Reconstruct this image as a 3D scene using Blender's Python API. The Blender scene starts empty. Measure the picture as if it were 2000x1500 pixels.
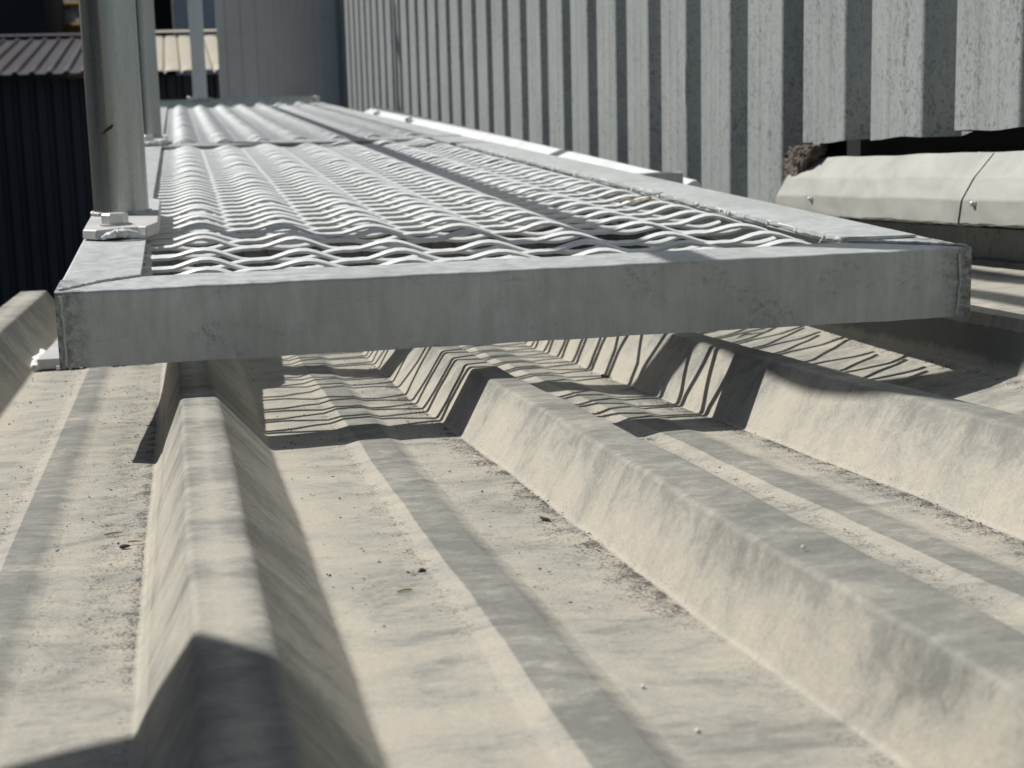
import bpy, bmesh, math, random
from mathutils import Vector, Matrix
random.seed(7)
R_ = random.Random(11)
scene = bpy.context.scene
COL = scene.collection
pi = math.pi

# ------------------------------------------------------------------ measured layout (metres)
W = 0.7603          # walkway width
FB = 0.0760         # depth of the front flange
FL = 0.0630         # width of the left flange
BR = 0.6800         # inner edge of the right flange
H = 0.060           # angle iron height
Z0, S_, PSI, CR = -0.12597, 0.06205, 0.00505, -0.0028   # roof plane
RIB_H = 0.0421
SUN = Vector((0.7325, -0.5993, -1.0)).normalized()       # direction the light travels
E2 = Vector((-math.sin(PSI), math.cos(PSI), -S_))
E1 = Vector((math.cos(PSI), math.sin(PSI), -CR))
RN = E1.cross(E2).normalized()
RO = Vector((0, 0, Z0))

def roof_pt(x, y, h=0.0):
    return RO + E1 * x + E2 * y + RN * h

# ------------------------------------------------------------------ helpers
class MB:
    """collects vertices and faces of ONE mesh object"""
    def __init__(s):
        s.v = []; s.f = []
    def add(s, vs, fs):
        o = len(s.v); s.v += [tuple(v) for v in vs]; s.f += [tuple(i + o for i in f) for f in fs]
    def box(s, a, b, M=None):
        x0, y0, z0 = a; x1, y1, z1 = b
        vs = [Vector(p) for p in ((x0,y0,z0),(x1,y0,z0),(x1,y1,z0),(x0,y1,z0),(x0,y0,z1),(x1,y0,z1),(x1,y1,z1),(x0,y1,z1))]
        if M is not None: vs = [M @ v for v in vs]
        s.add(vs, [(0,3,2,1),(4,5,6,7),(0,1,5,4),(1,2,6,5),(2,3,7,6),(3,0,4,7)])
    def prism(s, poly, a, b, axis='X'):
        """closed 2-D polygon swept along an axis, capped"""
        n = len(poly)
        def P(p, t):
            return {'X': (t, p[0], p[1]), 'Y': (p[0], t, p[1]), 'Z': (p[0], p[1], t)}[axis]
        vs = [P(p, a) for p in poly] + [P(p, b) for p in poly]
        fs = [(i, (i+1) % n, n + (i+1) % n, n + i) for i in range(n)]
        fs += [tuple(range(n-1, -1, -1)), tuple(range(n, 2*n))]
        s.add(vs, fs)
    def tube(s, path, r, n=20, cap=True):
        path = [Vector(p) for p in path]; rings = []
        up = Vector((1, 0, 0.001))
        for i, p in enumerate(path):
            t = (path[min(i+1, len(path)-1)] - path[max(i-1, 0)]).normalized()
            a = up - t * up.dot(t)
            if a.length < 1e-3: a = Vector((0, 1, 0)) - t * t.y
            a.normalize(); b = t.cross(a)
            rr = r[i] if isinstance(r, (list, tuple)) else r
            rings.append([p + (a * math.cos(2*pi*k/n) + b * math.sin(2*pi*k/n)) * rr for k in range(n)])
        vs = [v for ring in rings for v in ring]; fs = []
        for i in range(len(path)-1):
            for k in range(n):
                fs.append((i*n+k, i*n+(k+1) % n, (i+1)*n+(k+1) % n, (i+1)*n+k))
        if cap:
            fs.append(tuple(range(n-1, -1, -1))); fs.append(tuple(range((len(path)-1)*n, len(path)*n)))
        s.add(vs, fs)
    def grid(s, rows):
        n = len(rows[0]); vs = [v for r in rows for v in r]
        fs = [(i*n+j, i*n+j+1, (i+1)*n+j+1, (i+1)*n+j) for i in range(len(rows)-1) for j in range(n-1)]
        s.add(vs, fs)
    def build(s, name, m, parent=None, smooth=False, angle=40, recalc=True, wn=False, thick=None):
        me = bpy.data.meshes.new(name); me.from_pydata(s.v, [], s.f); me.update()
        if recalc:
            bm = bmesh.new(); bm.from_mesh(me); bmesh.ops.recalc_face_normals(bm, faces=bm.faces[:]); bm.to_mesh(me); bm.free()
        if smooth:
            bm = bmesh.new(); bm.from_mesh(me)
            for f in bm.faces: f.smooth = True
            for e in bm.edges:
                if len(e.link_faces) == 2 and e.calc_face_angle(0) > math.radians(angle): e.smooth = False
            bm.to_mesh(me); bm.free()
        o = bpy.data.objects.new(name, me); COL.objects.link(o)
        if m: me.materials.append(m)
        if parent:
            o.parent = parent
        if thick:
            sd = o.modifiers.new('thickness', 'SOLIDIFY'); sd.thickness = thick[0]; sd.offset = thick[1]
            wn = wn or smooth
        if wn:
            w = o.modifiers.new('weighted normals', 'WEIGHTED_NORMAL'); w.keep_sharp = True; w.weight = 100
        return o

def tag(o, label=None, cat=None, group=None, kind=None):
    if label: o['label'] = label
    if cat: o['category'] = cat
    if group: o['group'] = group
    if kind: o['kind'] = kind
    return o

def thing(name, label, cat, loc=(0, 0, 0), group=None):
    o = bpy.data.objects.new(name, None); COL.objects.link(o); o.location = loc; o.empty_display_size = .05
    return tag(o, label, cat, group)

def rounded(poly, rads, seg=4):
    """round the corners of an open polyline; rads per vertex (0 keeps it sharp)"""
    out = []
    for i, p in enumerate(poly):
        r = rads[i]
        if i in (0, len(poly)-1) or r == 0:
            out.append(tuple(p)); continue
        p = Vector(p); a = Vector(poly[i-1]); b = Vector(poly[i+1])
        r1 = min(r, (a-p).length*.45); r2 = min(r, (b-p).length*.45)
        A = p + (a-p).normalized()*r1; B = p + (b-p).normalized()*r2
        for k in range(seg+1):
            t = k/seg
            out.append(tuple(A*(1-t)**2 + p*2*t*(1-t) + B*t*t))
    return out

# ------------------------------------------------------------------ material helpers
class NT:
    def __init__(s, name):
        m = bpy.data.materials.new(name); m.use_nodes = True
        s.m = m; s.t = m.node_tree; s.t.nodes.clear()
        s.out = s.n('ShaderNodeOutputMaterial'); s.b = s.n('ShaderNodeBsdfPrincipled')
        s.l(s.b.outputs[0], s.out.inputs[0]); s._tc = None
    def n(s, typ, **kw):
        nd = s.t.nodes.new(typ)
        for k, v in kw.items(): setattr(nd, k, v)
        return nd
    def l(s, a, b): s.t.links.new(a, b)
    def obj(s, scale=(1, 1, 1), rot=(0, 0, 0)):
        if s._tc is None: s._tc = s.n('ShaderNodeTexCoord')
        mp = s.n('ShaderNodeMapping'); mp.inputs['Scale'].default_value = scale; mp.inputs['Rotation'].default_value = rot
        s.l(s._tc.outputs['Object'], mp.inputs[0]); return mp.outputs[0]
    def noise(s, vec, scale, detail=4, rough=.55, dist=0):
        nd = s.n('ShaderNodeTexNoise'); nd.inputs['Scale'].default_value = scale; nd.inputs['Detail'].default_value = detail
        nd.inputs['Roughness'].default_value = rough; nd.inputs['Distortion'].default_value = dist
        s.l(vec, nd.inputs['Vector']); return nd.outputs['Fac']
    def voro(s, vec, scale, feature='F1', out='Distance'):
        nd = s.n('ShaderNodeTexVoronoi', feature=feature); nd.inputs['Scale'].default_value = scale
        s.l(vec, nd.inputs['Vector']); return nd.outputs[out]
    def ramp(s, fac, stops):
        nd = s.n('ShaderNodeValToRGB'); e = nd.color_ramp.elements
        while len(e) < len(stops): e.new(.5)
        for el, (p, c) in zip(e, stops):
            el.position = p; el.color = tuple(c) + (1,) if hasattr(c, '__len__') else (c, c, c, 1)
        s.l(fac, nd.inputs[0]); return nd.outputs[0]
    def mix(s, fac, a, b, mode='MIX'):
        nd = s.n('ShaderNodeMix', data_type='RGBA', blend_type=mode)
        for sock, v in ((nd.inputs[0], fac), (nd.inputs[6], a), (nd.inputs[7], b)):
            if hasattr(v, 'is_linked'): s.l(v, sock)
            elif hasattr(v, '__len__'): sock.default_value = tuple(v) + (1,)
            else: sock.default_value = v
        return nd.outputs[2]
    def math(s, op, a, b=0.0, c=None, clamp=False):
        nd = s.n('ShaderNodeMath', operation=op, use_clamp=clamp)
        for i, v in enumerate((a, b) if c is None else (a, b, c)):
            if hasattr(v, 'is_linked'): s.l(v, nd.inputs[i])
            else: nd.inputs[i].default_value = v
        return nd.outputs[0]
    def attr(s, name):
        nd = s.n('ShaderNodeAttribute', attribute_name=name); return nd.outputs['Fac']
    def bump(s, h, strength=.3, dist=.002, prev=None):
        nd = s.n('ShaderNodeBump'); nd.inputs['Strength'].default_value = strength; nd.inputs['Distance'].default_value = dist
        s.l(h, nd.inputs['Height'])
        if prev: s.l(prev, nd.inputs['Normal'])
        return nd.outputs[0]
    def set(s, color=None, rough=None, metal=None, normal=None, spec=None):
        for nm, v in (('Base Color', color), ('Roughness', rough), ('Metallic', metal), ('Normal', normal), ('Specular IOR Level', spec)):
            if v is None: continue
            if hasattr(v, 'is_linked'): s.l(v, s.b.inputs[nm])
            elif hasattr(v, '__len__'): s.b.inputs[nm].default_value = tuple(v) + (1,)
            else: s.b.inputs[nm].default_value = v
        return s.m

def roof_material():
    t = NT('dusty roof sheet')
    o = t.obj()
    streak = t.noise(t.obj((5, 19, 10), (0, 0, .25)), 2.0, 8, .68, 1.8)
    geo = t.n('ShaderNodeNewGeometry'); sep = t.n('ShaderNodeSeparateXYZ'); t.l(geo.outputs['True Normal'], sep.inputs[0])
    flat = t.math('MULTIPLY', t.math('SUBTRACT', t.math('ABSOLUTE', sep.outputs[2]), .72), 5, clamp=True)
    mott = t.noise(o, 27, 7, .7, .7)
    streak = t.math('ADD', t.math('MULTIPLY', streak, flat), t.math('MULTIPLY', mott, t.math('SUBTRACT', 1.0, flat)))
    cloud = t.noise(t.obj((1, 1.5, 1), (0, 0, .3)), 11, 8, .66, 1.0)
    mid = t.noise(t.obj((1, 1.4, 1.4)), 75, 9, .78, .9)
    dust_and_shade = t.attr('dust_and_shade')  # tone per profile point: dust, with some sunlight difference mixed in
    f = t.math('ADD', t.math('MULTIPLY', streak, .30), t.math('MULTIPLY', cloud, .92))
    f = t.math('ADD', f, t.math('MULTIPLY', t.math('SUBTRACT', mid, .5), .66))
    f = t.math('ADD', f, t.math('MULTIPLY', t.math('SUBTRACT', dust_and_shade, .5), .40))
    col = t.ramp(f, [(.36, (.195, .195, .173)), (.51, (.275, .270, .236)), (.62, (.368, .354, .306)), (.80, (.455, .421, .352))])
    # grey wear blotches where the coating shows through
    wear = t.ramp(t.noise(o, 17, 6, .65, .8), [(.60, 0), (.72, 1)])
    col = t.mix(t.math('MULTIPLY', wear, .35), col, (.19, .195, .19))
    # dark grit, dense where dirt has gathered
    g = t.attr('grit')
    sp = t.noise(t.obj((1, 1, 1)), 560, 4, .8)
    spm = t.noise(o, 60, 4, .6)
    thr = t.math('SUBTRACT', .728, t.math('MULTIPLY', g, t.math('MULTIPLY', spm, .62)))
    gm = t.math('MULTIPLY', t.math('SUBTRACT', sp, thr), 11, clamp=True)
    col = t.mix(t.math('MULTIPLY', gm, .9), col, (.035, .032, .034))
    fine = t.noise(o, 760, 4, .75)
    col = t.mix(.60, col, t.ramp(fine, [(.3, .62), (.68, 1.05)]), 'MULTIPLY')
    b = t.bump(t.noise(o, 320, 5, .75), .34, .0012)
    b = t.bump(t.noise(o, 95, 5, .65), .30, .0022, b)
    b = t.bump(t.noise(o, 30, 4, .6), .10, .003, b)
    return t.set(col, t.ramp(cloud, [(.3, .62), (.7, .85)]), 0, b, .35)

def zinc_material(name, base=(.46, .47, .47), metal=.35, rough=.52, dark=.5, sparkle=.5, scale=1.0, brush=(1, 1, 1)):
    t = NT(name)
    o = t.obj()
    n1 = t.noise(t.obj(brush), 16*scale, 7, .65, .5)
    n2 = t.noise(o, 420*scale, 3, .65)
    c = t.mix(t.ramp(n1, [(.35, 0), (.7, 1)]), tuple(x*(1-.22*dark) for x in base), base)
    c = t.mix(t.math('MULTIPLY', t.ramp(n2, [(.42, 0), (.72, 1)]), .28*sparkle), c, tuple(min(1, x*1.45) for x in base))
    spots = t.ramp(t.noise(o, 110*scale, 5, .75, .3), [(.66, 0), (.74, 1)])
    patch = t.ramp(t.noise(o, 9*scale, 4, .6), [(.5, 0), (.68, 1)])
    c = t.mix(t.math('MULTIPLY', t.math('MULTIPLY', spots, patch), .55*dark), c, tuple(x*.3 for x in base))
    b = t.bump(n2, .10*sparkle, .0008)
    b = t.bump(t.noise(o, 60*scale, 4, .6), .08, .002, b)
    return t.set(c, t.ramp(n1, [(.3, rough-.08), (.75, rough+.12)]), metal, b)

def beam_material():
    """painted angle iron: brush wear, scratches and smudges"""
    t = NT('zinc painted angle iron')
    o = t.obj()
    n1 = t.noise(t.obj((1, 1, .35)), 60, 6, .65, .3)
    n0 = t.noise(o, 6.5, 5, .6, .4)
    base = t.mix(t.ramp(n1, [(.38, 0), (.66, 1)]), (.43, .455, .45), (.56, .59, .595))
    base = t.mix(t.math('MULTIPLY', t.ramp(n0, [(.42, 0), (.72, 1)]), .60), base, (.35, .36, .34))
    smud = t.math('MULTIPLY', t.ramp(t.noise(t.obj((1, 1, 2.0)), 11, 6, .7, .8), [(.56, 0), (.74, 1)]), t.ramp(t.noise(o, 150, 5, .75), [(.46, 0), (.62, 1)]))
    base = t.mix(t.math('MULTIPLY', smud, .8), base, (.085, .085, .08))
    pit = t.math('MULTIPLY', t.ramp(t.noise(t.obj((1, 1, 1.6)), 210, 4, .7, .6), [(.64, 0), (.70, 1)]), t.ramp(t.noise(o, 14, 4, .6), [(.50, 0), (.66, 1)]))
    base = t.mix(t.math('MULTIPLY', pit, .75), base, (.09, .09, .088))
    runs = t.ramp(t.noise(t.obj((7, 7, .8)), 14, 5, .7, .4), [(.52, 0), (.70, 1)])
    base = t.mix(t.math('MULTIPLY', runs, .28), base, (.30, .31, .30))
    # scratches
    sc = t.voro(t.obj((3, 3, 26), (0, .35, 0)), 2.6, 'DISTANCE_TO_EDGE')
    scm = t.math('MULTIPLY', t.ramp(sc, [(.0, 1), (.006, 0)]), t.ramp(t.noise(o, 23, 3, .6), [(.54, 0), (.62, 1)]))
    base = t.mix(t.math('MULTIPLY', scm, .5), base, (.16, .16, .155))
    # end grime attribute
    e = t.attr('grime')
    em = t.math('MULTIPLY', e, t.ramp(t.noise(o, 95, 6, .75), [(.40, 0), (.58, 1)]))
    base = t.mix(t.math('MULTIPLY', em, .9), base, (.05, .05, .05))
    n2 = t.noise(o, 620, 3, .7)
    base = t.mix(t.math('MULTIPLY', t.ramp(n2, [(.5, 0), (.74, 1)]), .22), base, (.75, .76, .78))
    b = t.bump(n2, .16, .0007)
    b = t.bump(t.noise(t.obj((1, 1, .4)), 75, 4, .6), .10, .0016, b)
    return t.set(base, t.ramp(n1, [(.3, .44), (.7, .62)]), .30, b)

def wall_material():
    """weathered galvanised cladding with dark spangle flecks"""
    t = NT('galvanised cladding')
    o = t.obj()
    cl = t.noise(t.obj((1, 1, .25)), 14, 5, .6, .3)
    base = t.mix(t.ramp(cl, [(.3, 0), (.7, 1)]), (.29, .312, .31), (.37, .392, .387))
    fl = t.noise(t.obj((1.0, 1.0, .55)), 145, 4, .72, 1.6)
    patch = t.ramp(t.noise(t.obj((1, 1, .6)), 9, 4, .6), [(.36, .35), (.62, 1)])
    base = t.mix(t.math('MULTIPLY', t.math('MULTIPLY', t.ramp(fl, [(.535, 0), (.585, 1)]), patch), .92), base, (.135, .15, .15))
    base = t.mix(t.math('MULTIPLY', t.ramp(fl, [(.36, 1), (.42, 0)]), .30), base, (.47, .49, .48))
    drip = t.ramp(t.noise(t.obj((9, 9, .5)), 7, 4, .6), [(.60, 0), (.75, 1)])
    base = t.mix(t.math('MULTIPLY', drip, .30), base, (.25, .255, .245))
    return t.set(base, .58, .22, t.bump(t.noise(o, 200, 3, .6), .08, .001))

def plain(name, col, rough=.6, metal=0, var=.25, scale=8, bump=.0, stretch=(1, 1, 1)):
    t = NT(name); o = t.obj(stretch)
    n = t.noise(o, scale, 6, .62, .3)
    c = t.mix(t.ramp(n, [(.3, 0), (.72, 1)]), tuple(x*(1-var) for x in col), tuple(min(1, x*(1+var*.5)) for x in col))
    nr = t.bump(t.noise(o, scale*18, 3, .6), bump, .002) if bump else None
    return t.set(c, rough, metal, nr)

M_roof = roof_material()
M_beam = beam_material()
M_mesh = zinc_material('zinc coated strands', (.67, .695, .695), .1, .52, .45, .6, 1.6)
M_mesh_far = zinc_material('greyer zinc strands', (.45, .47, .48), .25, .5, .5, .5, 1.6)  # greyer copy of the strand zinc for the far deck
M_post = zinc_material('galvanised tube', (.46, .49, .49), .80, .24, .8, .2, .8, (3, 3, .25))
M_plate = zinc_material('zinc painted plate', (.55, .55, .54), .2, .5, .6, .7, 1.5)
M_bolt = zinc_material('zinc bolt', (.62, .62, .60), .45, .38, .3, .4, 2.0)
M_wall = wall_material()
M_trim = zinc_material('grey painted trim', (.74, .79, .80), .05, .55, .4, .1, .6)
M_far = plain('grey panel cladding', (.84, .81, .77), .45, .0, .12, 3)
M_flash = zinc_material('weathered flashing', (.385, .39, .355), .15, .55, .9, .25, .7, (1, 1, 2.5))
M_flashw = zinc_material('bright flashing', (.74, .75, .76), .15, .45, .25, .3, .7)
M_seal = plain('white sealant', (.72, .72, .71), .5, 0, .18, 60, .2)
M_brown = plain('dark brown roof sheet', (.066, .058, .062), .5, .1, .25, 2)
M_cream = plain('cream roof sheet', (.52, .475, .38), .55, 0, .10, 3)
M_navy = plain('dark blue cladding', (.020, .032, .046), .5, .1, .35, 2, 0, (1, 1, .3))
M_slate = plain('dark slate render', (.016, .022, .030), .7, 0, .2, 2)
M_black = plain('painted dark interior', (.006, .006, .008), .8, 0, .2, 2)  # near-black colour standing in for the darkness of cavity and open bay
M_greyb = plain('grey render', (.50, .53, .54), .7, 0, .12, 1.5)
M_yellow = plain('yellow painted frame', (.36, .25, .05), .5, 0, .2, 6)
M_beige = plain('beige panel', (.80, .62, .45), .7, 0, .15, 3)
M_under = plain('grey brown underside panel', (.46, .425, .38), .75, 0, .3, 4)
M_asph = plain('asphalt', (.045, .045, .047), .9, 0, .3, 3, .2)
M_foam = plain('torn brown foam', (.150, .125, .105), .95, 0, .55, 60, .8)
M_chip = plain('dark roof chip', (.022, .019, .018), .9, 0, .4, 200)
M_straw = plain('dry straw', (.50, .40, .25), .7, 0, .3, 90)
M_leaf = plain('dry leaf', (.27, .235, .18), .8, 0, .4, 90)
M_bead = plain('white granule', (.75, .74, .70), .4, 0, .1, 90)
M_wood = plain('plywood', (.42, .30, .18), .7, 0, .2, 4)

def lace_material():
    t = NT('lace curtain'); o = t.obj((1, 1, .5))
    n = t.noise(o, 16, 5, .7, 1.5)
    return t.set(t.ramp(n, [(.42, (.045, .04, .05)), (.60, (.30, .28, .30))]), .8, 0)
M_lace = lace_material()

# ------------------------------------------------------------------ ground and sky
g = MB(); g.add([(-300, -300, -4.2), (300, -300, -4.2), (300, 300, -4.2), (-300, 300, -4.2)], [(0, 1, 2, 3)])
tag(g.build('ground', M_asph), kind='structure')

# ------------------------------------------------------------------ the trapezoidal roof sheet
def lerp_edge(a, b, y, lo, hi):
    return a + b * max(lo, min(hi, y))

def rib_edges(k, y):
    """base left, crest left, crest right, base right of rib k at distance y along the roof"""
    if k == 1:
        return (.0690+.004*y, .0903-.002*y, .1172-.002*y, .1556)
    if k == 2:
        return (lerp_edge(.2997, -.0288, y, -1.2, .1), lerp_edge(.3291, -.0094, y, -1.2, .1), lerp_edge(.3527, -.0228, y, -1.2, .1), lerp_edge(.386, -.02, y, -1.2, .1))
    if k == 3:
        d = lerp_edge(0, -.035, y, -1.1, .6)
        return (.5278+d, .5600+d, .5850+d, .6250+d)
    if k == 4:
        return (.775, .790, .815, .840)
    if k == 0:
        return (-.183, -.152, -.112, -.0765)
    d = -.25*(0-k)
    return (-.183+d, -.152+d, -.112+d, -.0765+d)

def stiff(k, y):
    """stiffener in the pan right of rib k: base l, top l, top r, base r"""
    if k == 1: return (.2111, .2224, .2445, .2540)
    if k == 0: return (-.0215, -.0125, .0045, .0150)
    if k == 2:
        s = lerp_edge(0, -.035, y, -1.1, .6)
        return (.445+s, .4585+s, .480+s, .492+s)
    if k == 3: return (.722, .735, .757, .768)
    c = (rib_edges(k, y)[3] + rib_edges(k+1, y)[0])/2
    return (c-.018, c-.009, c+.009, c+.018)

def roof_profile(y):
    pts = []; rads = []; dust_and_shade = []; grit = []
    def p(x, h, r, d, g_):
        pts.append((x, h)); rads.append(r); dust_and_shade.append(d); grit.append(g_)
    first = -4
    pan = {0: -.0060, 1: .001, 2: -.009, 3: 0}
    for k in range(first, 5):
        a, b, c, d = rib_edges(k, y)
        fl = pan.get(k-1, -.0060); fr = pan.get(k, -.0060); top = RIB_H
        if k == 4: fl = .018; top = .060
        dk = 1.0 if k == 4 else 0
        p(a-.028, fl if k != 4 else .010, 0, .50, .50 if k != 1 else .66)
        p(a-.010, fl if k != 4 else .0155, 0, .62, .78 if k != 1 else .62)
        p(a-.003, fl if k != 4 else .0172, 0, .72, .92 if k in (1, 2, 3) else .5)
        p(a, fl, .0030, .85, .45)
        if k == 1:
            p(a+.0042, RIB_H*.16+fl*.8, .0, .75, .1); p(a+.0052, RIB_H*.16+fl*.8+.0014, 0, .45, .05)   # edge of the overlapping sheet
        p((a*.6+b*.4), fl+(top-fl)*.4, 0, .70-1.5*dk, .05)
        p(b, top, .0030, .20, .05)
        p((b+c)/2, top, 0, .62 if k < 2 else .10, .05)  # crests of later ribs greyer: less dust, plus their weaker sunlight put in
        p(c, top, .0030, .12, .05)
        if k == 4:
            p(d, .01, 0, .5, .1); p(1.4, 0, 0, .5, .2); continue
        p((c*.4+d*.6), fr+(top-fr)*.4, 0, .42, .05)
        p(d, fr, .0030, .86, .25)
        p(d+.006, fr, 0, .95, .34)
        p(d+.025, fr, 0, .60, .34)
        if k == 3:
            p(.690, .0, 0, .5, .3); p(.712, .003, .003, .4, .2); continue
        a2, b2, c2, d2 = stiff(k, y)
        sh = .0025 if k != 0 else .0016
        p(a2-.012, fr, 0, .55, .46)
        p(a2, fr, .0008, .82, .66)
        p(b2-.0012, fr+sh*.89, 0, .66, .3)
        p(b2, fr+sh, 0, .10, .18)
        p((b2+c2)/2, fr+sh, 0, .14, .14)
        p(c2, fr+sh, 0, -.02, .16)
        p(c2+.0012, fr+sh*.89, 0, .12, .2)
        p(d2, fr, .0008, .70, .55)
        p(d2+.014, fr, 0, .58, .46)
    # round the corners and carry the attributes along
    out = []; od = []; og = []
    for i, q in enumerate(pts):
        if rads[i] == 0 or i in (0, len(pts)-1):
            out.append(q); od.append(dust_and_shade[i]); og.append(grit[i]); continue
        q = Vector(q); A = Vector(pts[i-1]); B = Vector(pts[i+1]); r = rads[i]
        r1 = min(r, (A-q).length*.48); r2 = min(r, (B-q).length*.48)
        A = q+(A-q).normalized()*r1; B = q+(B-q).normalized()*r2
        for k in range(7):
            t = k/6; w = A*(1-t)**2+q*2*t*(1-t)+B*t*t
            out.append((w.x, w.y)); od.append(dust_and_shade[i]); og.append(grit[i])
    return out, od, og

ys = [-2.6, -2.2, -1.8, -1.5] + [-1.3 + i*.03 for i in range(90)] + [1.40]
ys = [y for y in ys if y <= 1.40]
rf = MB(); rows = []; DA = []; GA = []
for y in ys:
    pr_, da, ga = roof_profile(y)
    row = []
    for (x, h) in pr_:
        wob = .0005*math.sin(y*9+x*31)+.0003*math.sin(y*23-x*17)+.0002*math.sin(y*57+x*90)
        row.append(roof_pt(x+wob*.8, y, h+wob))
    gf = 1.0 if y < .3 else .8
    near = 1.0 if -.62 < y else .62
    rows.append(row); DA += da; GA += [v*gf*near for v in ga]
rf.grid(rows)
# turned-down thickness at the eave so the sheet end reads as sheet metal
roof = rf.build('metal_roof', M_roof, smooth=True, angle=13, recalc=False, wn=True, thick=(.0009, -1))
for nm, arr in (('dust_and_shade', DA), ('grit', GA)):
    at = roof.data.attributes.new(nm, 'FLOAT', 'POINT')
    at.data.foreach_set('value', arr)
tag(roof, 'dusty beige trapezoidal metal roof with raised ribs below the walkway', 'roof')

# ------------------------------------------------------------------ walkway platforms (angle iron frames with raised mesh)
PITCH, COLW, X_ST = .0315, .0883, .0752

def angle_poly(w, h, t, r=.004, flip=1):
    """L section: corner at (0,0), flange towards +a, leg down"""
    o = [(flip*a, b) for a, b in rounded([(0, -h), (0, 0), (w, 0)], [0, r, 0], 5)]
    inn = [(flip*a, b) for a, b in rounded([(w, -t), (t, -t), (t, -h)], [0, .003, 0], 3)]
    return o + inn

TW0, TW1 = 9, 3
def strand_mesh(y_lo, y_hi, x0, x1, zbase, seed, dip=True, ragged=True, wave=1.0):
    rr = random.Random(seed); mb = MB()
    n = int((y_hi-y_lo)/PITCH)
    kst = int((x0-X_ST)/COLW)-1
    for j in range(n):
        yc = y_lo + (j+.5)*PITCH
        xs = []; x = x0 + (rr.uniform(-.004, .004) if ragged else 0)
        xe = x1 + (rr.uniform(-.013, .005) if ragged else 0)
        N = 76
        jit = rr.uniform(-.0015, .0015); jz = rr.uniform(-.0012, .0012)
        amp = PITCH*.5*.60
        rings = []
        for i in range(N+1):
            xx = x + (xe-x)*i/N
            u = (xx-X_ST)/COLW
            k = math.floor(u); fr = u-k
            par = 1 if (k+j) % 2 == 0 else -1
            # zigzag in plan with flat bonds
            tt = (fr-.17)/.66; tt = max(0, min(1, tt))
            yy = yc + par*amp*(1-2*tt) + jit
            hump = (.5-.5*math.cos(2*pi*max(0, min(1, (fr-.07)/.86))))
            zz = zbase - .0085 + wave*(.0090*hump**.9 if par > 0 else -.0048*hump) + jz*hump
            if dip:      # the sheet was pulled open near its front edge
                yy = yy if yy > .37 else (.37-(.37-yy)*1.75 if yy > .305 else yy-.04875)
            # bonds: one strand sits on top of the other's edge
            bond = max(0, 1-min(fr, 1-fr)/.16)
            side = par if fr < .5 else -par
            zz += bond*(.0010*side)
            if dip:
                d = max(0, (.30-yy)/.22); zz -= .0048*min(1, d)
            tw = math.radians(TW0+TW1*hump)
            rings.append((xx, yy, zz, tw))
        vs = []; fs = []
        hw, ht = .0047, .0015
        for (xx, yy, zz, tw) in rings:
            ca, sa = math.cos(tw), math.sin(tw)
            for (a, b) in ((-hw, -ht), (hw, -ht), (hw, ht*.8), (hw*.8, ht), (-hw*.8, ht), (-hw, ht*.8)):
                vs.append((xx, yy + a*ca - b*sa, zz + a*sa + b*ca))
        m = 6
        for i in range(len(rings)-1):
            for q in range(m):
                fs.append((i*m+q, i*m+(q+1) % m, (i+1)*m+(q+1) % m, (i+1)*m+q))
        fs.append(tuple(range(m-1, -1, -1))); fs.append(tuple(range((len(rings)-1)*m, len(rings)*m)))
        mb.add(vs, fs)
    return mb

def weld_bead(path, r, name, parent, mat, seed=1):
    rr = random.Random(seed); P = []
    for a, b in zip(path[:-1], path[1:]):
        a = Vector(a); b = Vector(b); n = max(4, int((b-a).length/.0035))
        for i in range(n): P.append(a+(b-a)*i/n+Vector((rr.uniform(-1, 1), rr.uniform(-1, 1), rr.uniform(-.5, .5)))*r*.35)
    P.append(Vector(path[-1]))
    mb = MB(); mb.tube(P, [r*rr.uniform(.7, 1.25) for _ in P], 8)
    return mb.build(name, mat, parent, smooth=True, angle=80)

def grime_attr(o, fn):
    at = o.data.attributes.new('grime', 'FLOAT', 'POINT')
    at.data.foreach_set('value', [fn(v.co) for v in o.data.vertices])

def beam_x(name, y, flip, x0, x1, wf, parent, nx=60):
    """angle iron along X; outer corner at (y, 0)"""
    poly = angle_poly(wf, H, .0045, .0035, flip)
    n = len(poly); mb = MB(); vs = []; fs = []
    for i in range(nx+1):
        x = x0+(x1-x0)*i/nx
        w = .0004*math.sin(i*.9)+.0003*math.sin(i*2.3)
        for (a, b) in poly: vs.append((x, y+a+w*.6, b+w*.5))
    for i in range(nx):
        for k in range(n): fs.append((i*n+k, i*n+(k+1) % n, (i+1)*n+(k+1) % n, (i+1)*n+k))
    fs.append(tuple(range(n-1, -1, -1))); fs.append(tuple(range(nx*n, (nx+1)*n)))
    mb.add(vs, fs)
    o = mb.build(name, M_beam, parent, smooth=True, angle=35, wn=True)
    grime_attr(o, lambda c: max(0, min(1, 1-min(c.x-x0, x1-c.x)/.030)))
    return o

def beam_y(name, x, flip, y0, y1, wf, parent, hh=H, ny=60, front=False):
    poly = angle_poly(wf, hh, .0045, .0035, flip)
    n = len(poly); mb = MB(); vs = []; fs = []
    for i in range(ny+1):
        y = y0+(y1-y0)*i/ny
        w = .0004*math.sin(i*.7+x*9)
        for (a, b) in poly: vs.append((x+a+w*.6, y, b+w*.5))
    for i in range(ny):
        for k in range(n): fs.append((i*n+k, i*n+(k+1) % n, (i+1)*n+(k+1) % n, (i+1)*n+k))
    fs.append(tuple(range(n-1, -1, -1))); fs.append(tuple(range(ny*n, (ny+1)*n)))
    mb.add(vs, fs)
    if front:
        xa, xb = sorted((x, x+flip*.0045)); mb.box((xa+.0002, .0048, -H), (xb, y0-.0002, -.0050))
    o = mb.build(name, M_beam, parent, smooth=True, angle=35, wn=True)
    grime_attr(o, lambda c: 0.0)
    return o

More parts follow.
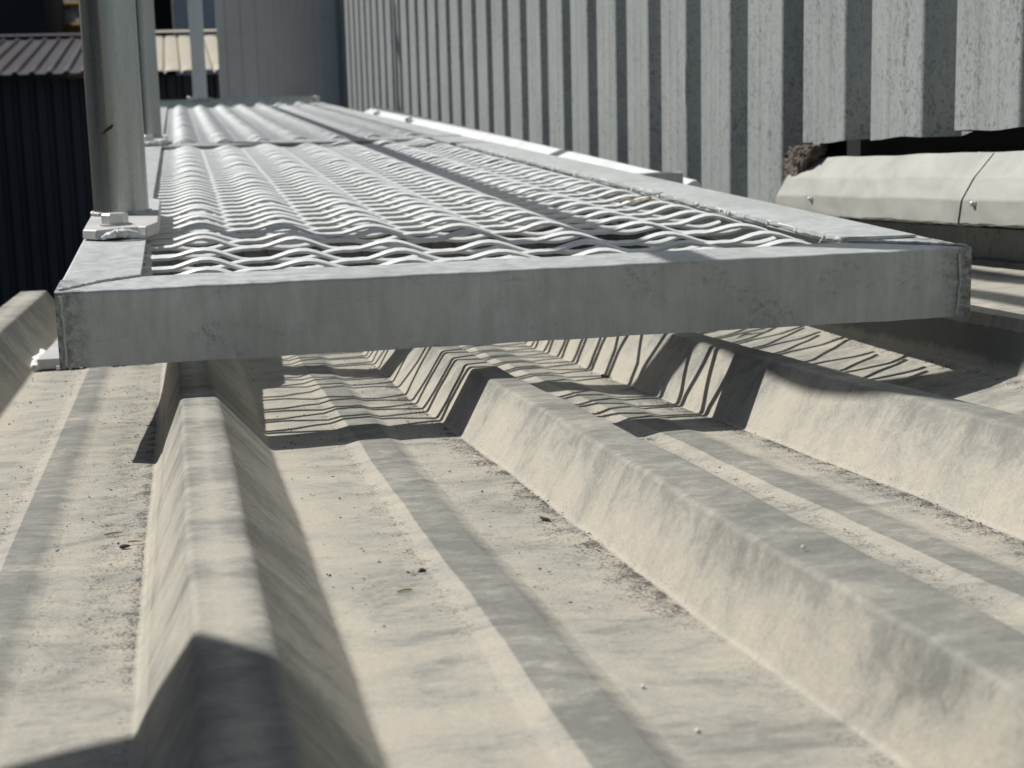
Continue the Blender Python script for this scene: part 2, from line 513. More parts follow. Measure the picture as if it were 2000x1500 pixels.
def hexbolt(name, loc, d, h, parent, mat, rot=.2, washer=True):
    mb = MB(); r = d/2
    n = 6; ring = [(r*math.cos(rot+2*pi*k/n), r*math.sin(rot+2*pi*k/n)) for k in range(n)]
    vs = [(x, y, 0) for x, y in ring]+[(x, y, h*.86) for x, y in ring]+[(x*.86, y*.86, h) for x, y in ring]
    fs = [(k, (k+1) % n, n+(k+1) % n, n+k) for k in range(n)]+[(n+k, n+(k+1) % n, 2*n+(k+1) % n, 2*n+k) for k in range(n)]
    fs += [tuple(range(n-1, -1, -1)), tuple(range(2*n, 3*n))]
    mb.add([(x, y, z+.0016) for x, y, z in vs], fs)
    if washer:
        mb.tube([(0, 0, -.001), (0, 0, .0014)], r*1.22, 20)
    o = mb.build(name, mat, parent, smooth=True, angle=25); o.location = loc
    return o

Y_J = 2.60
# ---- near platform
plat = thing('walkway_platform', 'nearest raised mesh walkway panel in a silvery angle iron frame above the ribs', 'walkway', group='walkway panels')
tag(beam_x('end_beam', 0, 1, 0, W, FB, plat), label='smudged grey front beam of the walkway')
beam_x('end_beam', Y_J-.001, -1, FL+.001, W-.082, .062, plat, 30)
beam_y('side_rail', 0, 1, FB+.0006, Y_J, FL, plat, front=True)
beam_y('side_rail', W, -1, FB+.0006, Y_J, W-BR, plat, front=True)
mesh = strand_mesh(.110, 2.545, .046, .684, -.0012, 3)
mesh.build('mesh_deck', M_mesh, plat, smooth=True, angle=30)
# ledge that carries the mesh along the left rail
lb = MB(); lb.box((.0052, .09, -.0330), (.060, 2.53, -.0290)); lb.build('mesh_ledge', M_beam, plat)
# cover strip with a burred edge on the right rail
cs = MB(); rr = random.Random(5)
rowsL = []
for i in range(140):
    y = .084+(2.15-.084)*i/139
    e = BR-.0015+rr.uniform(-.0012, .0010)
    rowsL.append([(W-.012, y, .0011), (W-.0124, y, .0030), (BR+.004, y, .0034+rr.uniform(0, .0004)), (e, y, .0026), (e-.0004, y, -.0010+rr.uniform(-.001, .001))])
cs.grid(rowsL); cs.add([rowsL[0][0], rowsL[0][1], rowsL[0][2], rowsL[0][3], rowsL[0][4]], [(0, 1, 2, 3, 4)])
cs.add([rowsL[-1][i] for i in range(5)], [(4, 3, 2, 1, 0)])
cs.build('cover_strip', M_beam, plat, smooth=True, angle=50)
# weld drips along that edge
wd = MB()
wd.tube([(BR-.0005, .085+2.0*i/80, .0012) for i in range(81)], .0011, 6)
for i in range(20):
    y = .10+rr.random()**1.2*1.7
    a = Vector((BR-.002, y, .0015)); l = rr.uniform(.003, .008)
    b = a+Vector((-l*rr.uniform(.2, .9), rr.uniform(-.006, .006), -l))
    wd.tube([a, (a+b)/2+Vector((rr.uniform(-.002, .002), 0, 0)), b], [rr.uniform(.0009, .0018), .0011, .0005], 6)
wd.build('weld_spatter', M_mesh, plat, smooth=True, angle=80)
weld_bead([(.004, .004, .0006), (.030, .045, .0006), (FL, FB+.001, .0006)], .0016, 'weld_bead', plat, M_beam, 2)
weld_bead([(BR, FB+.001, .0008), (.72, .040, .0008), (W-.003, .004, .0006)], .0017, 'weld_bead', plat, M_beam, 3)
weld_bead([(.0045, -.0004, -.003), (.0050, -.0004, -.030), (.0048, -.0004, -.058)], .0016, 'weld_bead', plat, M_beam, 4)
weld_bead([(W-.012, -.0006, -.006), (W-.0105, -.0006, -.030), (W-.013, -.0006, -.056)], .0013, 'weld_bead', plat, M_beam, 6)
# square bar stub on the outer side of the right rail
st = MB(); st.prism(rounded([(1.089, -.024), (1.089, -.0022), (1.112, -.0022), (1.112, -.024), (1.089, -.024)], [0, .002, .002, .002, 0], 3)[:-1], W+.0012, .838, 'X')
st.build('outrigger_stub', M_beam, plat, smooth=True, angle=40)
# legs with foot plates
def leg(x, y, left):
    zt = -.006; rp = roof_pt(x, y, 0)
    mb = MB(); mb.prism([(x-.02, y), (x+.02, y), (x+.02, y+.004), (x-.016, y+.004), (x-.016, y+.04), (x-.02, y+.04)], rp.z+.001, zt-.001, 'Z')
    return mb.build('leg', M_beam, plat)
leg(.030, .80, True); leg(.030, 1.28, True)
fp = MB(); q = [roof_pt(x, y, -.0045) for x, y in ((-.072, .66), (.05, .66), (.05, .93), (-.064, .93))]
q2 = [p + Vector((0, 0, .012)) for p in q]
fp.add(q+q2, [(3, 2, 1, 0), (4, 5, 6, 7), (0, 1, 5, 4), (1, 2, 6, 5), (2, 3, 7, 6), (3, 0, 4, 7)])
foot = fp.build('foot_plate', M_plate, plat)
bl = roof_pt(-.006, .83, .0075)
hexbolt('foot_bolt', bl, .022, .022, foot, plain('yellow zinc bolt', (.50, .46, .30), .4, .4, .2, 90), .4)
sl = MB(); rr = random.Random(9)
pth = [roof_pt(-.050+.11*i/26, .655+rr.uniform(-.006, .004), -.003) for i in range(27)]
sl.tube(pth, [.0028*rr.uniform(.5, 1.3) for _ in pth], 8)
pth = [roof_pt(-.075+rr.uniform(-.006, .005), .655+.18*i/22, -.002) for i in range(23)]
sl.tube(pth, [.0045*rr.uniform(.5, 1.5) for _ in pth], 8)
sl.build('sealant', M_seal, foot, smooth=True, angle=80)

# ---- far platform, tilted up a little
plat2 = thing('walkway_platform', 'farther walkway panel beyond the joint bar, its mesh showing long stripes', 'walkway', (0, Y_J+.004, .001), 'walkway panels')
plat2.rotation_euler = (.0030, 0, 0)
L2 = 3.84
beam_x('end_beam', 0, 1, FL+.001, W-.064, .050, plat2, 30)
beam_x('end_beam', L2, -1, FL+.001, W-.064, .060, plat2, 30)
beam_y('side_rail', 0, 1, 0.0, L2, FL, plat2)
beam_y('side_rail', W, -1, 0.0, L2, .063, plat2)
mesh = strand_mesh(.045, L2-.045, .050, .705, -.0005, 8, dip=False, ragged=False, wave=1.5)
mesh.build('mesh_deck', M_mesh_far, plat2, smooth=True, angle=30)
te = MB(); te.prism(rounded([(L2-.034, .0006), (L2-.034, .030), (L2-.004, .030), (L2-.004, .027), (L2-.031, .027), (L2-.031, .0006), (L2-.034, .0006)], [0, .002, .001, 0, 0, 0, 0], 3)[:-1], .018, W-.03, 'X')
te.build('end_angle', M_post, plat2, smooth=True, angle=40)
hexbolt('end_bolt', (W-.028, L2-.03, .006), .030, .024, plat2, M_bolt, .3)
hexbolt('end_bolt', (.163, L2-.05, .030), .020, .012, plat2, M_bolt, .3)

# ------------------------------------------------------------------ handrail
PX, PY, PR = .0345, .582, .0300
hr = thing('handrail', 'galvanised tube handrail on two bolted posts along the left edge of the walkway', 'handrail', (PX, PY, 0))
def post_tube(name, y, parent):
    mb = MB(); rr = random.Random(int(y*100))
    P = [(0, y, .0125+1.18*i/30) for i in range(31)]
    mb.tube(P, PR, 48)
    return mb.build(name, M_post, parent, smooth=True, angle=60)
for y, kk in ((0, 0), (2.78-PY, 1), (6.30-PY, 2)):
    if kk == 2: continue
    p = post_tube('post', y, hr)
    # base plate with chipped corners, bolts in front and behind the post
    bp = MB()
    out = [(-.0335, -.176), (-.020, -.190), (-.006, -.190), (.004, -.184), (.022, -.184), (.030, -.192), (.0415, -.150), (.0415, .17), (.034, .19), (-.030, .19), (-.0335, .17)]
    vs = [(a, b, .0016) for a, b in out]+[(a*.985, b*.99, .0118) for a, b in out]; n = len(out)
    bp.add([(a, y+b, z+(.0015*(a/.04) if z > .005 else 0)) for a, b, z in vs], [(k, (k+1) % n, n+(k+1) % n, n+k) for k in range(n)]+[tuple(range(n-1, -1, -1)), tuple(range(n, 2*n))])
    b = bp.build('base_plate', M_plate, hr, smooth=True, angle=30)
    bv = b.modifiers.new('bevel', 'BEVEL'); bv.width = .0012; bv.segments = 2
    hexbolt('bolt', (-.002, y-.145, .0118), .0270, .0105, b, M_bolt, .12)
    hexbolt('bolt', (-.002, y+.12, .0118), .0270, .0105, b, M_bolt, .5)
    # weld ring where the tube meets the plate
    P = [((PR+.001)*math.cos(a), y+(PR+.001)*math.sin(a), .0128) for a in [2*pi*i/60 for i in range(61)]]
    weld_bead(P, .0022, 'weld_bead', b, M_plate, 12+kk)
    # lump of sealant squeezed out under the front edge
    lp = MB(); rr = random.Random(4+kk); Pp = []; Rr = []
    for i in range(16):
        t = i/15; Pp.append((-.014+.042*t, y-.191-.004*math.sin(t*pi)+rr.uniform(-.0008, .0008), .0035+.004*math.sin(t*pi*1.1)+rr.uniform(-.0005, .0005))); Rr.append(.0040*(.5+.7*math.sin(t*pi))*rr.uniform(.92, 1.08))
    lp.tube(Pp, Rr, 9); lp.build('sealant', M_seal, b, smooth=True, angle=80)
ZR = .6518
rail = []
yf = 6.5-PY
for i in range(20): rail.append((0, yf+(-.235-yf)*i/20, ZR))
cz, ry, rz = ZR+.20, .245, .20
for i in range(25):
    a = -pi/2 - pi*i/24
    rail.append((0, -.24+ry*math.cos(a), cz+rz*math.sin(a)))
for i in range(1, 21): rail.append((0, -.24+(yf+.24)*i/20, ZR+.40))
mb = MB(); mb.tube(rail, .0170, 24); mb.build('rail', M_post, hr, smooth=True, angle=60)
mb = MB(); mb.tube([(0, -.03, 1.195), (0, yf, 1.195)], .022, 24); mb.build('top_rail', M_post, hr, smooth=True, angle=60)
# thin brown mark on the first post: a twist of wire
mb = MB(); P = []
for i in range(30):
    t = i/29; a = -2.05+.42*t
    P.append(((PR+.0012)*math.cos(a), (PR+.0012)*math.sin(a), .1003+.0085*t+.0008*math.sin(t*21)))
mb.tube(P, [.0011+.0007*math.sin(i*1.7) for i in range(30)], 6); mb.build('wire_scrap', M_chip, hr, smooth=True, angle=80)

# square post standing on the far end
gp = thing('gate_post', 'flat grey steel post standing on the far end of the walkway', 'post', (.212, 6.41, .042))
mb = MB(); mb.prism(rounded([(-.031, -.02), (.031, -.02), (.031, .02), (-.031, .02), (-.031, -.02)], [0, .004, .004, .004, 0], 3)[:-1], .004, 1.50, 'Z')
mb.build('post', M_trim, gp, smooth=True, angle=40)
mb = MB(); mb.box((-.048, -.03, 0), (.052, .03, .004)); mb.build('base_plate', M_plate, gp)
mb = MB(); mb.box((-.17, -.012, 1.10), (-.0325, .012, 1.14)); mb.build('cross_bar', M_trim, gp)
mb = MB(); mb.box((-.17, -.012, 1.40), (-.0325, .012, 1.44)); mb.build('cross_bar', M_trim, gp)

# ------------------------------------------------------------------ corrugated wall on the right
XW = 1.02; DEP = .040; PIT = .2502; Y00 = .664
wall = thing('corrugated_wall', 'tall galvanised corrugated wall with speckled ribs along the right side', 'wall', (XW, 0, 0))
def wall_cut(y):
    """ragged lower edge of the cladding, relative height"""
    return -.06205*y + .1015 + .0015*math.sin(y*37) + (.0035 if y < .62 else 0)
Y_CUT = 1.095
def wall_profile(y_lo, y_hi):
    P = []
    k0 = math.floor((y_lo-Y00)/PIT)-1; k1 = math.ceil((y_hi-Y00)/PIT)+1
    for k in range(k0, k1):
        b = Y00+k*PIT
        a = [(0, b), (0, b+.045), (-.0013, b+.049), (-.0013, b+.060), (0, b+.064), (0, b+.094), (-.0013, b+.098), (-.0013, b+.109), (0, b+.113), (0, b+.158),
             (DEP, b+.158+.0275), (DEP, b+PIT-.0275)]
        P += a
    P = rounded(P, [.004]*len(P), 3)
    return [(x, y) for x, y in P if y_lo-1e-6 <= y <= y_hi+1e-6]
wm = MB()
pr1 = wall_profile(-1.6, Y_CUT)
zs = [0, .3, .7, 1.5, 2.4]
wm.grid([[(x, y, (wall_cut(y) if i == 0 else z)) for x, y in pr1] for i, z in enumerate(zs)])
pr2 = wall_profile(Y_CUT-.004, 8.36)
wm.grid([[(x+.0006, y, z) for x, y in pr2] for z in (-.75, -.2, .3, .7, 1.5, 2.4)])
ws = wm.build('cladding', M_wall, wall, smooth=True, angle=50, recalc=False, wn=True, thick=(.0012, 0))
lw = MB()   # lower sheet behind the flashing
lw.grid([[(.030+.0015*math.sin(y*40), y, -.06205*y+dz) for y in [-1.6+i*.03 for i in range(91)]] for dz in (-.12, -.052, -.02, -.012)])
lw.build('lower_sheet', M_wall, wall, recalc=False)
dk = MB(); dk.box((.070, -1.6, -.35), (.074, 1.60, .35)); dk.build('cavity_dark_sheet', M_black, wall)  # black sheet in place of the shade inside the gap
# rivets on the cladding
# white dribble of paint on one rib
mb = MB(); rr = random.Random(3)
mb.tube([(-.0005, 1.665+rr.uniform(-.002, .002), .165-.018*i) for i in range(7)], [.0005, .0012, .002, .0022, .0014, .0010, .0004], 6)
mb.build('paint_dribble', M_seal, wall, smooth=True, angle=80)

# flashing in two lapped lengths over the lower sheet
FPROF = [(1.026, .0790), (1.001, .0505), (.9865, .0255), (.9830, -.0010), (.9865, -.0035)]
def flashing(label, y0, y1, off, nail_y, seed):
    f = thing('wall_flashing', label, 'flashing', (0, 0, 0), 'lengths of folded flashing at the wall foot')
    rr = random.Random(seed); mb = MB(); rows = []
    n = max(6, int((y1-y0)/.02))
    prof = rounded(FPROF, [0, .0022, .0022, .0015, 0], 3)
    for i in range(n+1):
        y = y0+(y1-y0)*i/n
        w = .0006*math.sin(y*21+seed)+.0004*math.sin(y*49)
        rows.append([(x-off+w*.5, y, z-.06205*y+w*(1 if z > .01 else .6)+(rr.uniform(-.0012, .0012) if z < 0 else 0)) for x, z in prof])
    mb.grid(rows); s = mb.build('sheet', M_flash, f, smooth=True, angle=16, recalc=False, wn=True, thick=(.0010, 0))
    for ny in nail_y:
        b = MB(); z = -.06205*ny+.0215
        xx = .9848-off
        b.tube([(xx+.004, ny, z), (xx-.0010, ny, z)], .0048, 16)
        b.tube([(xx-.0012, ny, z), (xx-.0024, ny, z), (xx-.0042, ny, z), (xx-.0052, ny, z)], [.0034, .0033, .0030, .0018], 14)
        b.build('screw', M_bolt, f, smooth=True, angle=50)
    return f
flashing('longer beige flashing length ending by the torn foam at the wall foot', .476, 1.085, .0019, [.941], 1)
flashing('beige flashing length at the right edge, lapped over its neighbour', -1.2, .520, 0, [.4445, -.3], 2)
# torn foam closure
rr = random.Random(21); bm = bmesh.new(); bmesh.ops.create_cube(bm, size=1)
bmesh.ops.subdivide_edges(bm, edges=bm.edges[:], cuts=14, use_grid_fill=True)
for v in bm.verts:
    c = v.co; d = .5+.5*math.sin(c.y*23+c.z*7)*math.sin(c.z*19+c.y*5)
    taper = max(.12, min(1, .42+1.1*(c.y+.28)))
    fray = .0030*math.sin(c.y*61+c.x*9)+.0022*math.sin(c.y*143+c.z*17)
    zz = .026-(.5-c.z)*.060*taper + (fray if c.z < 0 else fray*.3)
    v.co = Vector((c.x*.018+.006*c.z+(-.007*d if c.x < 0 else 0)+rr.uniform(-.0012, .0012), c.y*.118+rr.uniform(-.0014, .0014)+.010*math.sin(c.z*9+1)*(c.y+.5), zz+rr.uniform(-.0012, .0012)))
me = bpy.data.meshes.new('foam_scrap'); bm.to_mesh(me); bm.free(); me.materials.append(M_foam)
fo = bpy.data.objects.new('foam_scrap', me); COL.objects.link(fo); fo.location = (1.018, 1.052, .006); fo.rotation_euler = (-.06, 0, 0)
tag(fo, 'torn dark brown foam poking out at the left end of the wall flashing', 'foam')

# apron flashing between the last roof rib and the wall
ap = MB(); rows = []
for i in range(91):
    y = -1.6+i*.033
    w = .0016*math.sin(y*13)
    rows.append([tuple(roof_pt(.7865, y, .0515)), tuple(roof_pt(.7890, y, .0620)), tuple(roof_pt(.794, y, .0632+w*.3)), tuple(roof_pt(.86, y, .0645+w)), tuple(roof_pt(.95, y, .067+w*1.5)), (1.030, y, -.0535-.06205*y), (1.038, y, -.049-.06205*y)])
ap.grid(rows); apo = ap.build('apron_flashing', M_roof, None, smooth=True, angle=30, recalc=False)
for nm, val in (('dust_and_shade', .55), ('grit', .15)):
    at = apo.data.attributes.new(nm, 'FLOAT', 'POINT'); at.data.foreach_set('value', [val]*len(apo.data.vertices))
tag(apo, 'flat beige apron sheet between the last roof rib and the wall', 'flashing')

# bright strip lying between the walkway and the wall
bs = thing('edge_strip', 'bright white folded metal strip lying between the walkway and the wall', 'metal strip', (.88, 1.18, -.03))
mb = MB(); rows = []
for i in range(60):
    t = i/59; y = 4.40*t + .0
    top = (.005+.018*t, .008+.028*t)
    rows.append([(-.022-.060*t, y, -.016-.010*t-.02), (-.020-.058*t, y, -.004-.006*t), (top[0]-.004, y-.008*0, top[1]-.0005), (top[0]+.004, y, top[1]), (top[0]+.020, y, top[1]-.02), (top[0]+.045, y, top[1]-.06)])
mb.grid(rows)
mb.add(rows[0], [(5, 4, 3, 2, 1, 0)]); mb.add(rows[-1], [(0, 1, 2, 3, 4, 5)])
s = mb.build('strip', M_flashw, bs, smooth=True, angle=25, recalc=False)
for yy in (3.05, 3.95):
    b = hexbolt('bolt', (-.024, yy, .010), .026, .018, bs, M_bolt, .3)

# ------------------------------------------------------------------ far cladding wall with corner trim
fw = thing('panel_wall', 'grey ribbed panel wall closing off the far end of the walkway', 'wall', (0, 8.40, 0))
mb = MB(); P = []
x = .352
while x < .955:
    wide = .085 if x < .60 else .046
    P += [(x, 0), (x+wide*.62, 0), (x+wide*.70, -.006), (x+wide*.92, -.006)]
    x += wide
P.append((.960, 0))
mb.grid([[(a, b, z) for a, b in P] for z in (-1.2, .2, 2.4)])
o = mb.build('cladding', M_far, fw, recalc=False)
so = o.modifiers.new('thickness', 'SOLIDIFY'); so.thickness = .02; so.offset = -1 if False else 1
mb = MB(); mb.prism([(.925, -.018), (.972, -.030), (1.046, -.045), (1.046, -.041), (.973, -.026), (.927, -.014)], -1.2, 2.4, 'Z')
mb.build('corner_trim', M_trim, fw)
b = hexbolt('screw', (.948, -.026, .466), .030, .024, fw, M_bolt, .3); b.rotation_euler = (pi/2, 0, 0)

# ------------------------------------------------------------------ shaded panel below the walkway joint
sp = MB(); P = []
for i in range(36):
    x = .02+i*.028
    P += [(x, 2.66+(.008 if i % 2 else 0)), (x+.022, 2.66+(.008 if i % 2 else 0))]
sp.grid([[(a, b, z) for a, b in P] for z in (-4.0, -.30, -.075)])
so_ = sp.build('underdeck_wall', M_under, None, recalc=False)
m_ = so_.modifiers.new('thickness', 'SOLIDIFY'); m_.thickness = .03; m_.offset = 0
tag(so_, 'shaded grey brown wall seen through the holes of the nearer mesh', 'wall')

# ------------------------------------------------------------------ sheds and buildings behind
def shed(name, label, x0, x1, y0, ze, zr, depth, mroof, mwall, pitch):
    s = thing(name, label, 'shed', (0, y0, ze))
    rows = []
    prof = []; x = x0
    while x < x1:
        prof += [(x, .0), (x+pitch*.40, .003), (x+pitch*.80, 0), (x+pitch*.88, -.016), (x+pitch*.95, -.016)] if mroof is M_cream else [(x, .018), (x+pitch*.14, .018), (x+pitch*.30, 0), (x+pitch*.84, 0)]
        x += pitch
    mb = MB(); n = 8
    mb.grid([[(a, depth*i/n, (zr-ze)*i/n+h) for a, h in prof] for i in range(n+1)])
    r = mb.build('roof', mroof, s, smooth=True, angle=35, recalc=False, thick=(.006, -1))
    cap = MB(); cap.prism([(depth-.10, zr-ze+.022), (depth+.02, zr-ze+.040), (depth+.14, zr-ze+.022), (depth+.02, zr-ze+.030)], x0, x1, 'X')
    cap.build('ridge_cap', mroof, r)
    wl = MB(); P = []; x = x0
    while x < x1:
        P += [(x, .30), (x+pitch*.52, .30), (x+pitch*.62, .33), (x+pitch*.90, .33)]; x += pitch
    wl.grid([[(a, b, z) for a, b in P] for z in (-4.35, -1.2, -.03)])
    o = wl.build('wall', mwall, s, recalc=False)
    return s
shed('tool_shed', 'shed with dark brown corrugated roof and navy wall behind the posts', -7.5, -.262, 9.7, .176, .455, 3.0, M_brown, M_navy, .105)
shed('tool_shed', 'shed with sunlit cream roof between the second post and the panel wall', -.258, .62, 9.7, .176, .462, 3.0, M_cream, M_navy, .104)

bd = thing('building', 'dark slate building at the top left corner behind the brown shed', 'building', (-2, 15.2, -4))
mb = MB(); mb.box((-4, 0, 0), (.975-.02, 3, 7.5)); mb.build('wall', M_slate, bd)
mb = MB(); mb.box((-4, -.06, 5.2), (.99, -.002, 5.26)); mb.build('ledge', M_slate, bd)

dark_block = thing('building', 'added dark block out of view that darkens the post reflections', 'building', (-5.5, 2, -4.2))  # added out of view to darken post reflections and cut skylight from the left
mb = MB(); mb.box((-1.5, -9, 0), (0, 7.3, 7.0)); mb.build('wall', M_navy, dark_block)
mb = MB(); mb.box((-1.6, -9.1, 7.002), (.12, 7.4, 7.12)); mb.build('coping', M_slate, dark_block)

hb = thing('tilted_house_front', 'house front with yellow framed window, leaned back to catch the sun', 'roof', (-.7, 18.0, .56))
hb.rotation_euler = (-.80, 0, 0)  # house front leaned back only so that sunlight brightens it
mb = MB(); mb.box((-1.2, .10, -.4), (.95, .3, 2.5)); mb.build('wall', M_beige, hb)
fr = MB()
for zz in (.215, .560): fr.box((-.62, -.02, zz-.018), (.40, .095, zz+.018))
for xx in (-.60, -.39, .36): fr.box((xx-.02, -.024, -.06), (xx+.02, .092, .62))
wf = fr.build('window', M_yellow, hb)
mb = MB(); mb.box((-.60, .03, .235), (.36, .06, .540)); mb.build('pane', M_lace, wf)
mb = MB(); mb.box((-.60, .03, .580), (.36, .06, 1.4)); mb.build('pane', M_lace, wf)

db = thing('building', 'dark open bay with slanting edges between second post and grey block', 'building', (0, 15.4, -4))
mb = MB(); mb.box((-.36, 0, 0), (.124, 2, 7.5)); mb.build('wall', M_black, db)  # solid black box; the darkness of the opening is in its colour
mb = MB(); mb.prism([(-.30, 4.42), (.12, 4.52), (.12, 4.58), (-.30, 4.46)], -.05, -.003, 'Y'); mb.build('brace', M_slate, db)
gb = thing('building', 'plain grey rendered block above the cream roof', 'building', (.13, 15.0, -4))
mb = MB(); mb.box((0, 0, 0), (1.2, 2.0, 7.5)); mb.build('wall', M_greyb, gb)
mb = MB(); mb.box((-.02, -.03, 7.502), (1.22, 2.03, 7.6)); mb.build('coping', M_trim, gb)

# added table out of view, its outline shaped to shade the first rib
wt = thing('added_shadow_table', 'added plywood table out of view that casts the shadow on the first rib', 'table')
zt = .62
def sunback(x, y): return (x-.7325*zt, y+.5993*zt)
edge = [sunback(x, y) for x, y in ((-.30, -.79), (-.036, -.655), (.006, -.636), (.018, -.640), (.066, -.697), (.098, -.742), (.103, -.80), (.103, -1.15), (-.30, -1.15))]
mb = MB(); mb.prism(edge, zt, zt+.012, 'Z'); mb.build('shadow_board', M_wood, wt)
for lx, ly in ((-.62, -.45), (-.50, -.42), (-.62, -.70), (-.50, -.70)):
    mb = MB(); mb.box((lx-.012, ly-.012, roof_pt(lx, ly).z+.001), (lx+.012, ly+.012, zt-.0005)); mb.build('leg', M_wood, wt)

# ------------------------------------------------------------------ litter on the roof
gr = MB(); rr = random.Random(77)
def pan_h(x):
    return -.0060 if x < .07 else (.001 if x < .32 else -.009)
def crumb(mb, P, s):
    a = [Vector((rr.uniform(-1, 1), rr.uniform(-1, 1), rr.uniform(0, .9))).normalized()*s*rr.uniform(.6, 1.2) for _ in range(5)]
    mb.add([P+v for v in a], [(0, 1, 2), (0, 2, 3), (0, 3, 1), (1, 2, 4), (2, 3, 4), (3, 1, 4)])
n = 0
while n < 1500:
    q = rr.random()
    if q < .62:
        y = rr.uniform(-.62, .70); x = rr.uniform(-.074, .064)
        if rr.random() > (y+.75)/1.1: continue
    elif q < .78:
        y = rr.uniform(-.6, .5); x = rr.uniform(.16, .205) if rr.random() < .5 else rr.uniform(.256, .30)
    elif q < .93:
        y = rr.uniform(-.5, .4); b = rib_edges(2 if rr.random() < .5 else 3, y)[0]; x = b-abs(rr.gauss(0, .008))
    else:
        y = rr.uniform(-.6, .5); x = rr.uniform(.40, .5)
    s = .0006+.0011*rr.random()**3
    crumb(gr, roof_pt(x, y, .0002+pan_h(x)), s); n += 1
tag(gr.build('roof_grit', M_chip), 'scattered dark grit lying in the roof pans', 'grit', kind='stuff')

def chip(name, x, y, s, label, mat, cat, group=None, flat=.5, z=None, seed=0, elong=1.6):
    r2 = random.Random(seed); bm = bmesh.new(); bmesh.ops.create_icosphere(bm, subdivisions=2, radius=1)
    for v in bm.verts: v.co *= r2.uniform(.72, 1.2)
    a = r2.uniform(0, pi)
    for v in bm.verts:
        c = Vector((v.co.x*s*elong, v.co.y*s, v.co.z*s*flat)); v.co = Matrix.Rotation(a, 3, 'Z') @ c
    me = bpy.data.meshes.new(name); bm.to_mesh(me); bm.free(); me.materials.append(mat)
    for f in me.polygons: f.use_smooth = mat is M_bead
    o = bpy.data.objects.new(name, me); COL.objects.link(o); o.location = roof_pt(x, y, s*flat*.7+pan_h(x)) if z is None else z
    return tag(o, label, cat, group)
def local(px, py):
    """roof coordinates of a measured point"""
    return px, py
chip('roof_chip', .0530, -.3433, .0021, 'dark crumb beside two pale straws left of the tall rib', M_chip, 'chip', seed=1)
chip('roof_chip', .2081, -.4935, .0019, 'dark chip lying alone in the pan left of the flat stiffener', M_chip, 'chip', seed=2)
chip('roof_chip', .3002-.004, -.3926, .0020, 'brown oval chip near the foot of the second rib', M_chip, 'chip', flat=.35, seed=3, elong=2.2)
chip('roof_chip', .513, .2968, .0034, 'black crumb among the striped mesh shadows at the right', M_chip, 'chip', seed=4)
for i, (x, y) in enumerate(((.2631, -.7165), (.2678, -.7721), (.345, -.68))):
    h = 0 if i < 2 else RIB_H
    chip('granule', x, y, .0010, 'tiny white granule on the dusty foreground sheet', M_bead, 'granule', 'white granules in the foreground', .8, roof_pt(x, y, h+(.0022 if i < 2 else .0012)), 30+i, 1.0)
def straw(x, y, l, ang, label, r=.0006, mat=None):
    mb = MB(); d = Vector((math.cos(ang), math.sin(ang), 0))*l/2
    a = roof_pt(x, y, .0012+pan_h(x))
    mb.tube([a-d, a+d*.1+Vector((0, 0, .0004)), a+d], [r, r*1.1, r*.7], 6)
    return tag(mb.build('straw', mat or M_straw, None, smooth=True, angle=80), label, 'straw')
straw(.0455, -.3047, .0110, .25, 'longer pale straw lying left of the tall rib')
straw(.0590, -.3333, .0080, -.10, 'shorter pale straw beside the dark crumb left of the tall rib')
straw(.1937, -.5328, .0075, .05, 'thick pale straw in the middle of the first pan')
straw(.2345, -.395, .0050, .0, 'short rusty bit of straw right of the flat stiffener', .0006, M_leaf)
# dry leaf caught in the mesh
mb = MB(); rr = random.Random(31)
rows = []
for i in range(9):
    t = i/8; wv = .0042*math.sin(pi*min(1, t*1.05+.02))+.0006
    c = Vector((.600+.034*t, .560+.012*math.sin(t*5), .0015+.004*t+.002*math.sin(t*7)))
    rows.append([c+Vector((rr.uniform(-.001, .001), -wv*1.6, .002*math.sin(i*1.3))), c+Vector((0, 0, -.001)), c+Vector((rr.uniform(-.001, .001), wv*1.6, .0025+rr.uniform(-.001, .001)))])
mb.grid(rows); P = [Vector((.578+.012*i, .56+.004*math.sin(i*1.9), .001+.0018*i)) for i in range(7)]
mb.tube(P, .0007, 6)
o = mb.build('dry_leaf', M_leaf, None, smooth=True, angle=80, recalc=False)
m_ = o.modifiers.new('thickness', 'SOLIDIFY'); m_.thickness = .0004
tag(o, 'curled dry brown leaf caught on the mesh near the right rail', 'leaf')

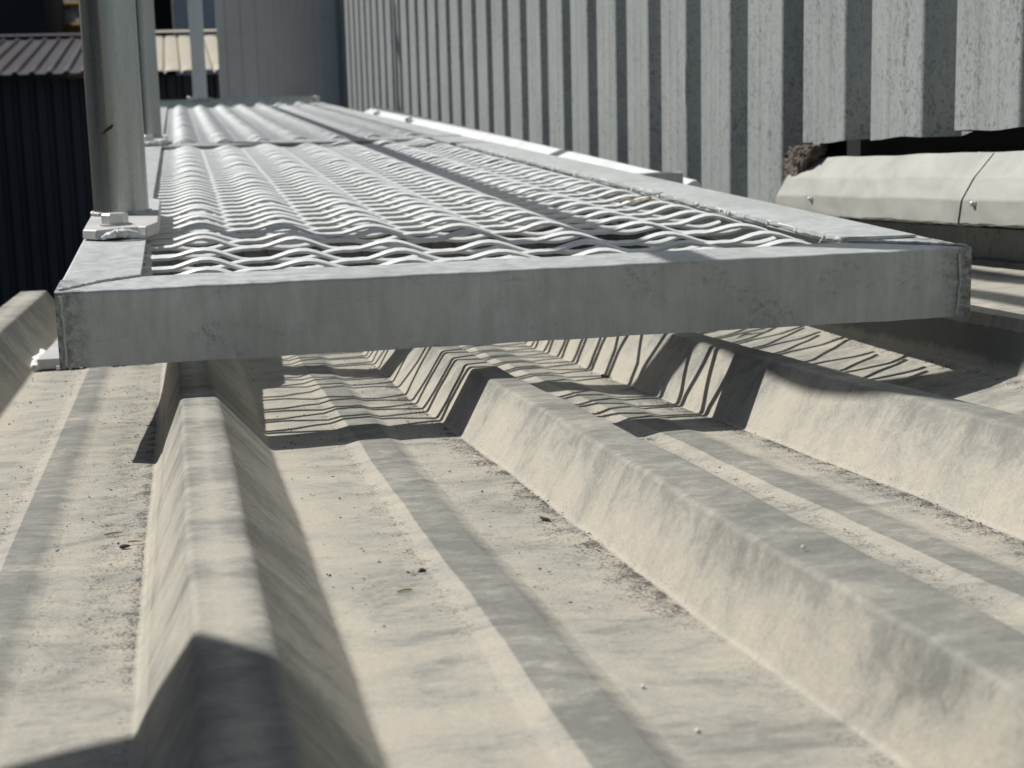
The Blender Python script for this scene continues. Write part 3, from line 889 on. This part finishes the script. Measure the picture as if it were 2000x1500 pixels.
# ------------------------------------------------------------------ light
world = bpy.data.worlds.new('World'); scene.world = world; world.use_nodes = True
nt = world.node_tree; nt.nodes.clear()
wo = nt.nodes.new('ShaderNodeOutputWorld'); bg = nt.nodes.new('ShaderNodeBackground'); sky = nt.nodes.new('ShaderNodeTexSky')
sky.sky_type = 'NISHITA'; sky.sun_disc = False
src = -SUN
sky.sun_elevation = math.asin(src.z); sky.sun_rotation = math.atan2(src.x, src.y)
sky.air_density = 1.0; sky.dust_density = 1.2; sky.ozone_density = 1.0
bg.inputs['Strength'].default_value = .044
nt.links.new(sky.outputs[0], bg.inputs[0]); nt.links.new(bg.outputs[0], wo.inputs[0])
sl_ = bpy.data.lights.new('sun', 'SUN'); sl_.energy = 4.3; sl_.angle = math.radians(.53); sl_.color = (1.0, .968, .915)
so_l = bpy.data.objects.new('sun', sl_); COL.objects.link(so_l)
so_l.rotation_euler = SUN.to_track_quat('-Z', 'Y').to_euler(); so_l.location = (-4, 4, 6)

# ------------------------------------------------------------------ camera
cam = bpy.data.cameras.new('camera'); co = bpy.data.objects.new('camera', cam); COL.objects.link(co)
RM = [[0.9802595, 0.18791661, 0.0614708], [-0.19608345, 0.963851, 0.18039547], [-0.02534938, -0.18888778, 0.98167144]]
Cp = (0.10049328, -1.31473914, 0.16332694)
right = [RM[i][0] for i in range(3)]; fwd = [RM[i][1] for i in range(3)]; up = [RM[i][2] for i in range(3)]
co.matrix_world = Matrix(((right[0], up[0], -fwd[0], Cp[0]), (right[1], up[1], -fwd[1], Cp[1]), (right[2], up[2], -fwd[2], Cp[2]), (0, 0, 0, 1)))
cam.sensor_fit = 'HORIZONTAL'; cam.sensor_width = 36; cam.lens = 36*3248.89/2000
cam.clip_start = .02; cam.clip_end = 1000
cam.dof.use_dof = True; cam.dof.focus_distance = 1.18; cam.dof.aperture_fstop = 20.0
scene.camera = co
scene.view_settings.view_transform = 'Standard'; scene.view_settings.look = 'None'
scene.view_settings.exposure = 0.27; scene.view_settings.gamma = 1.0
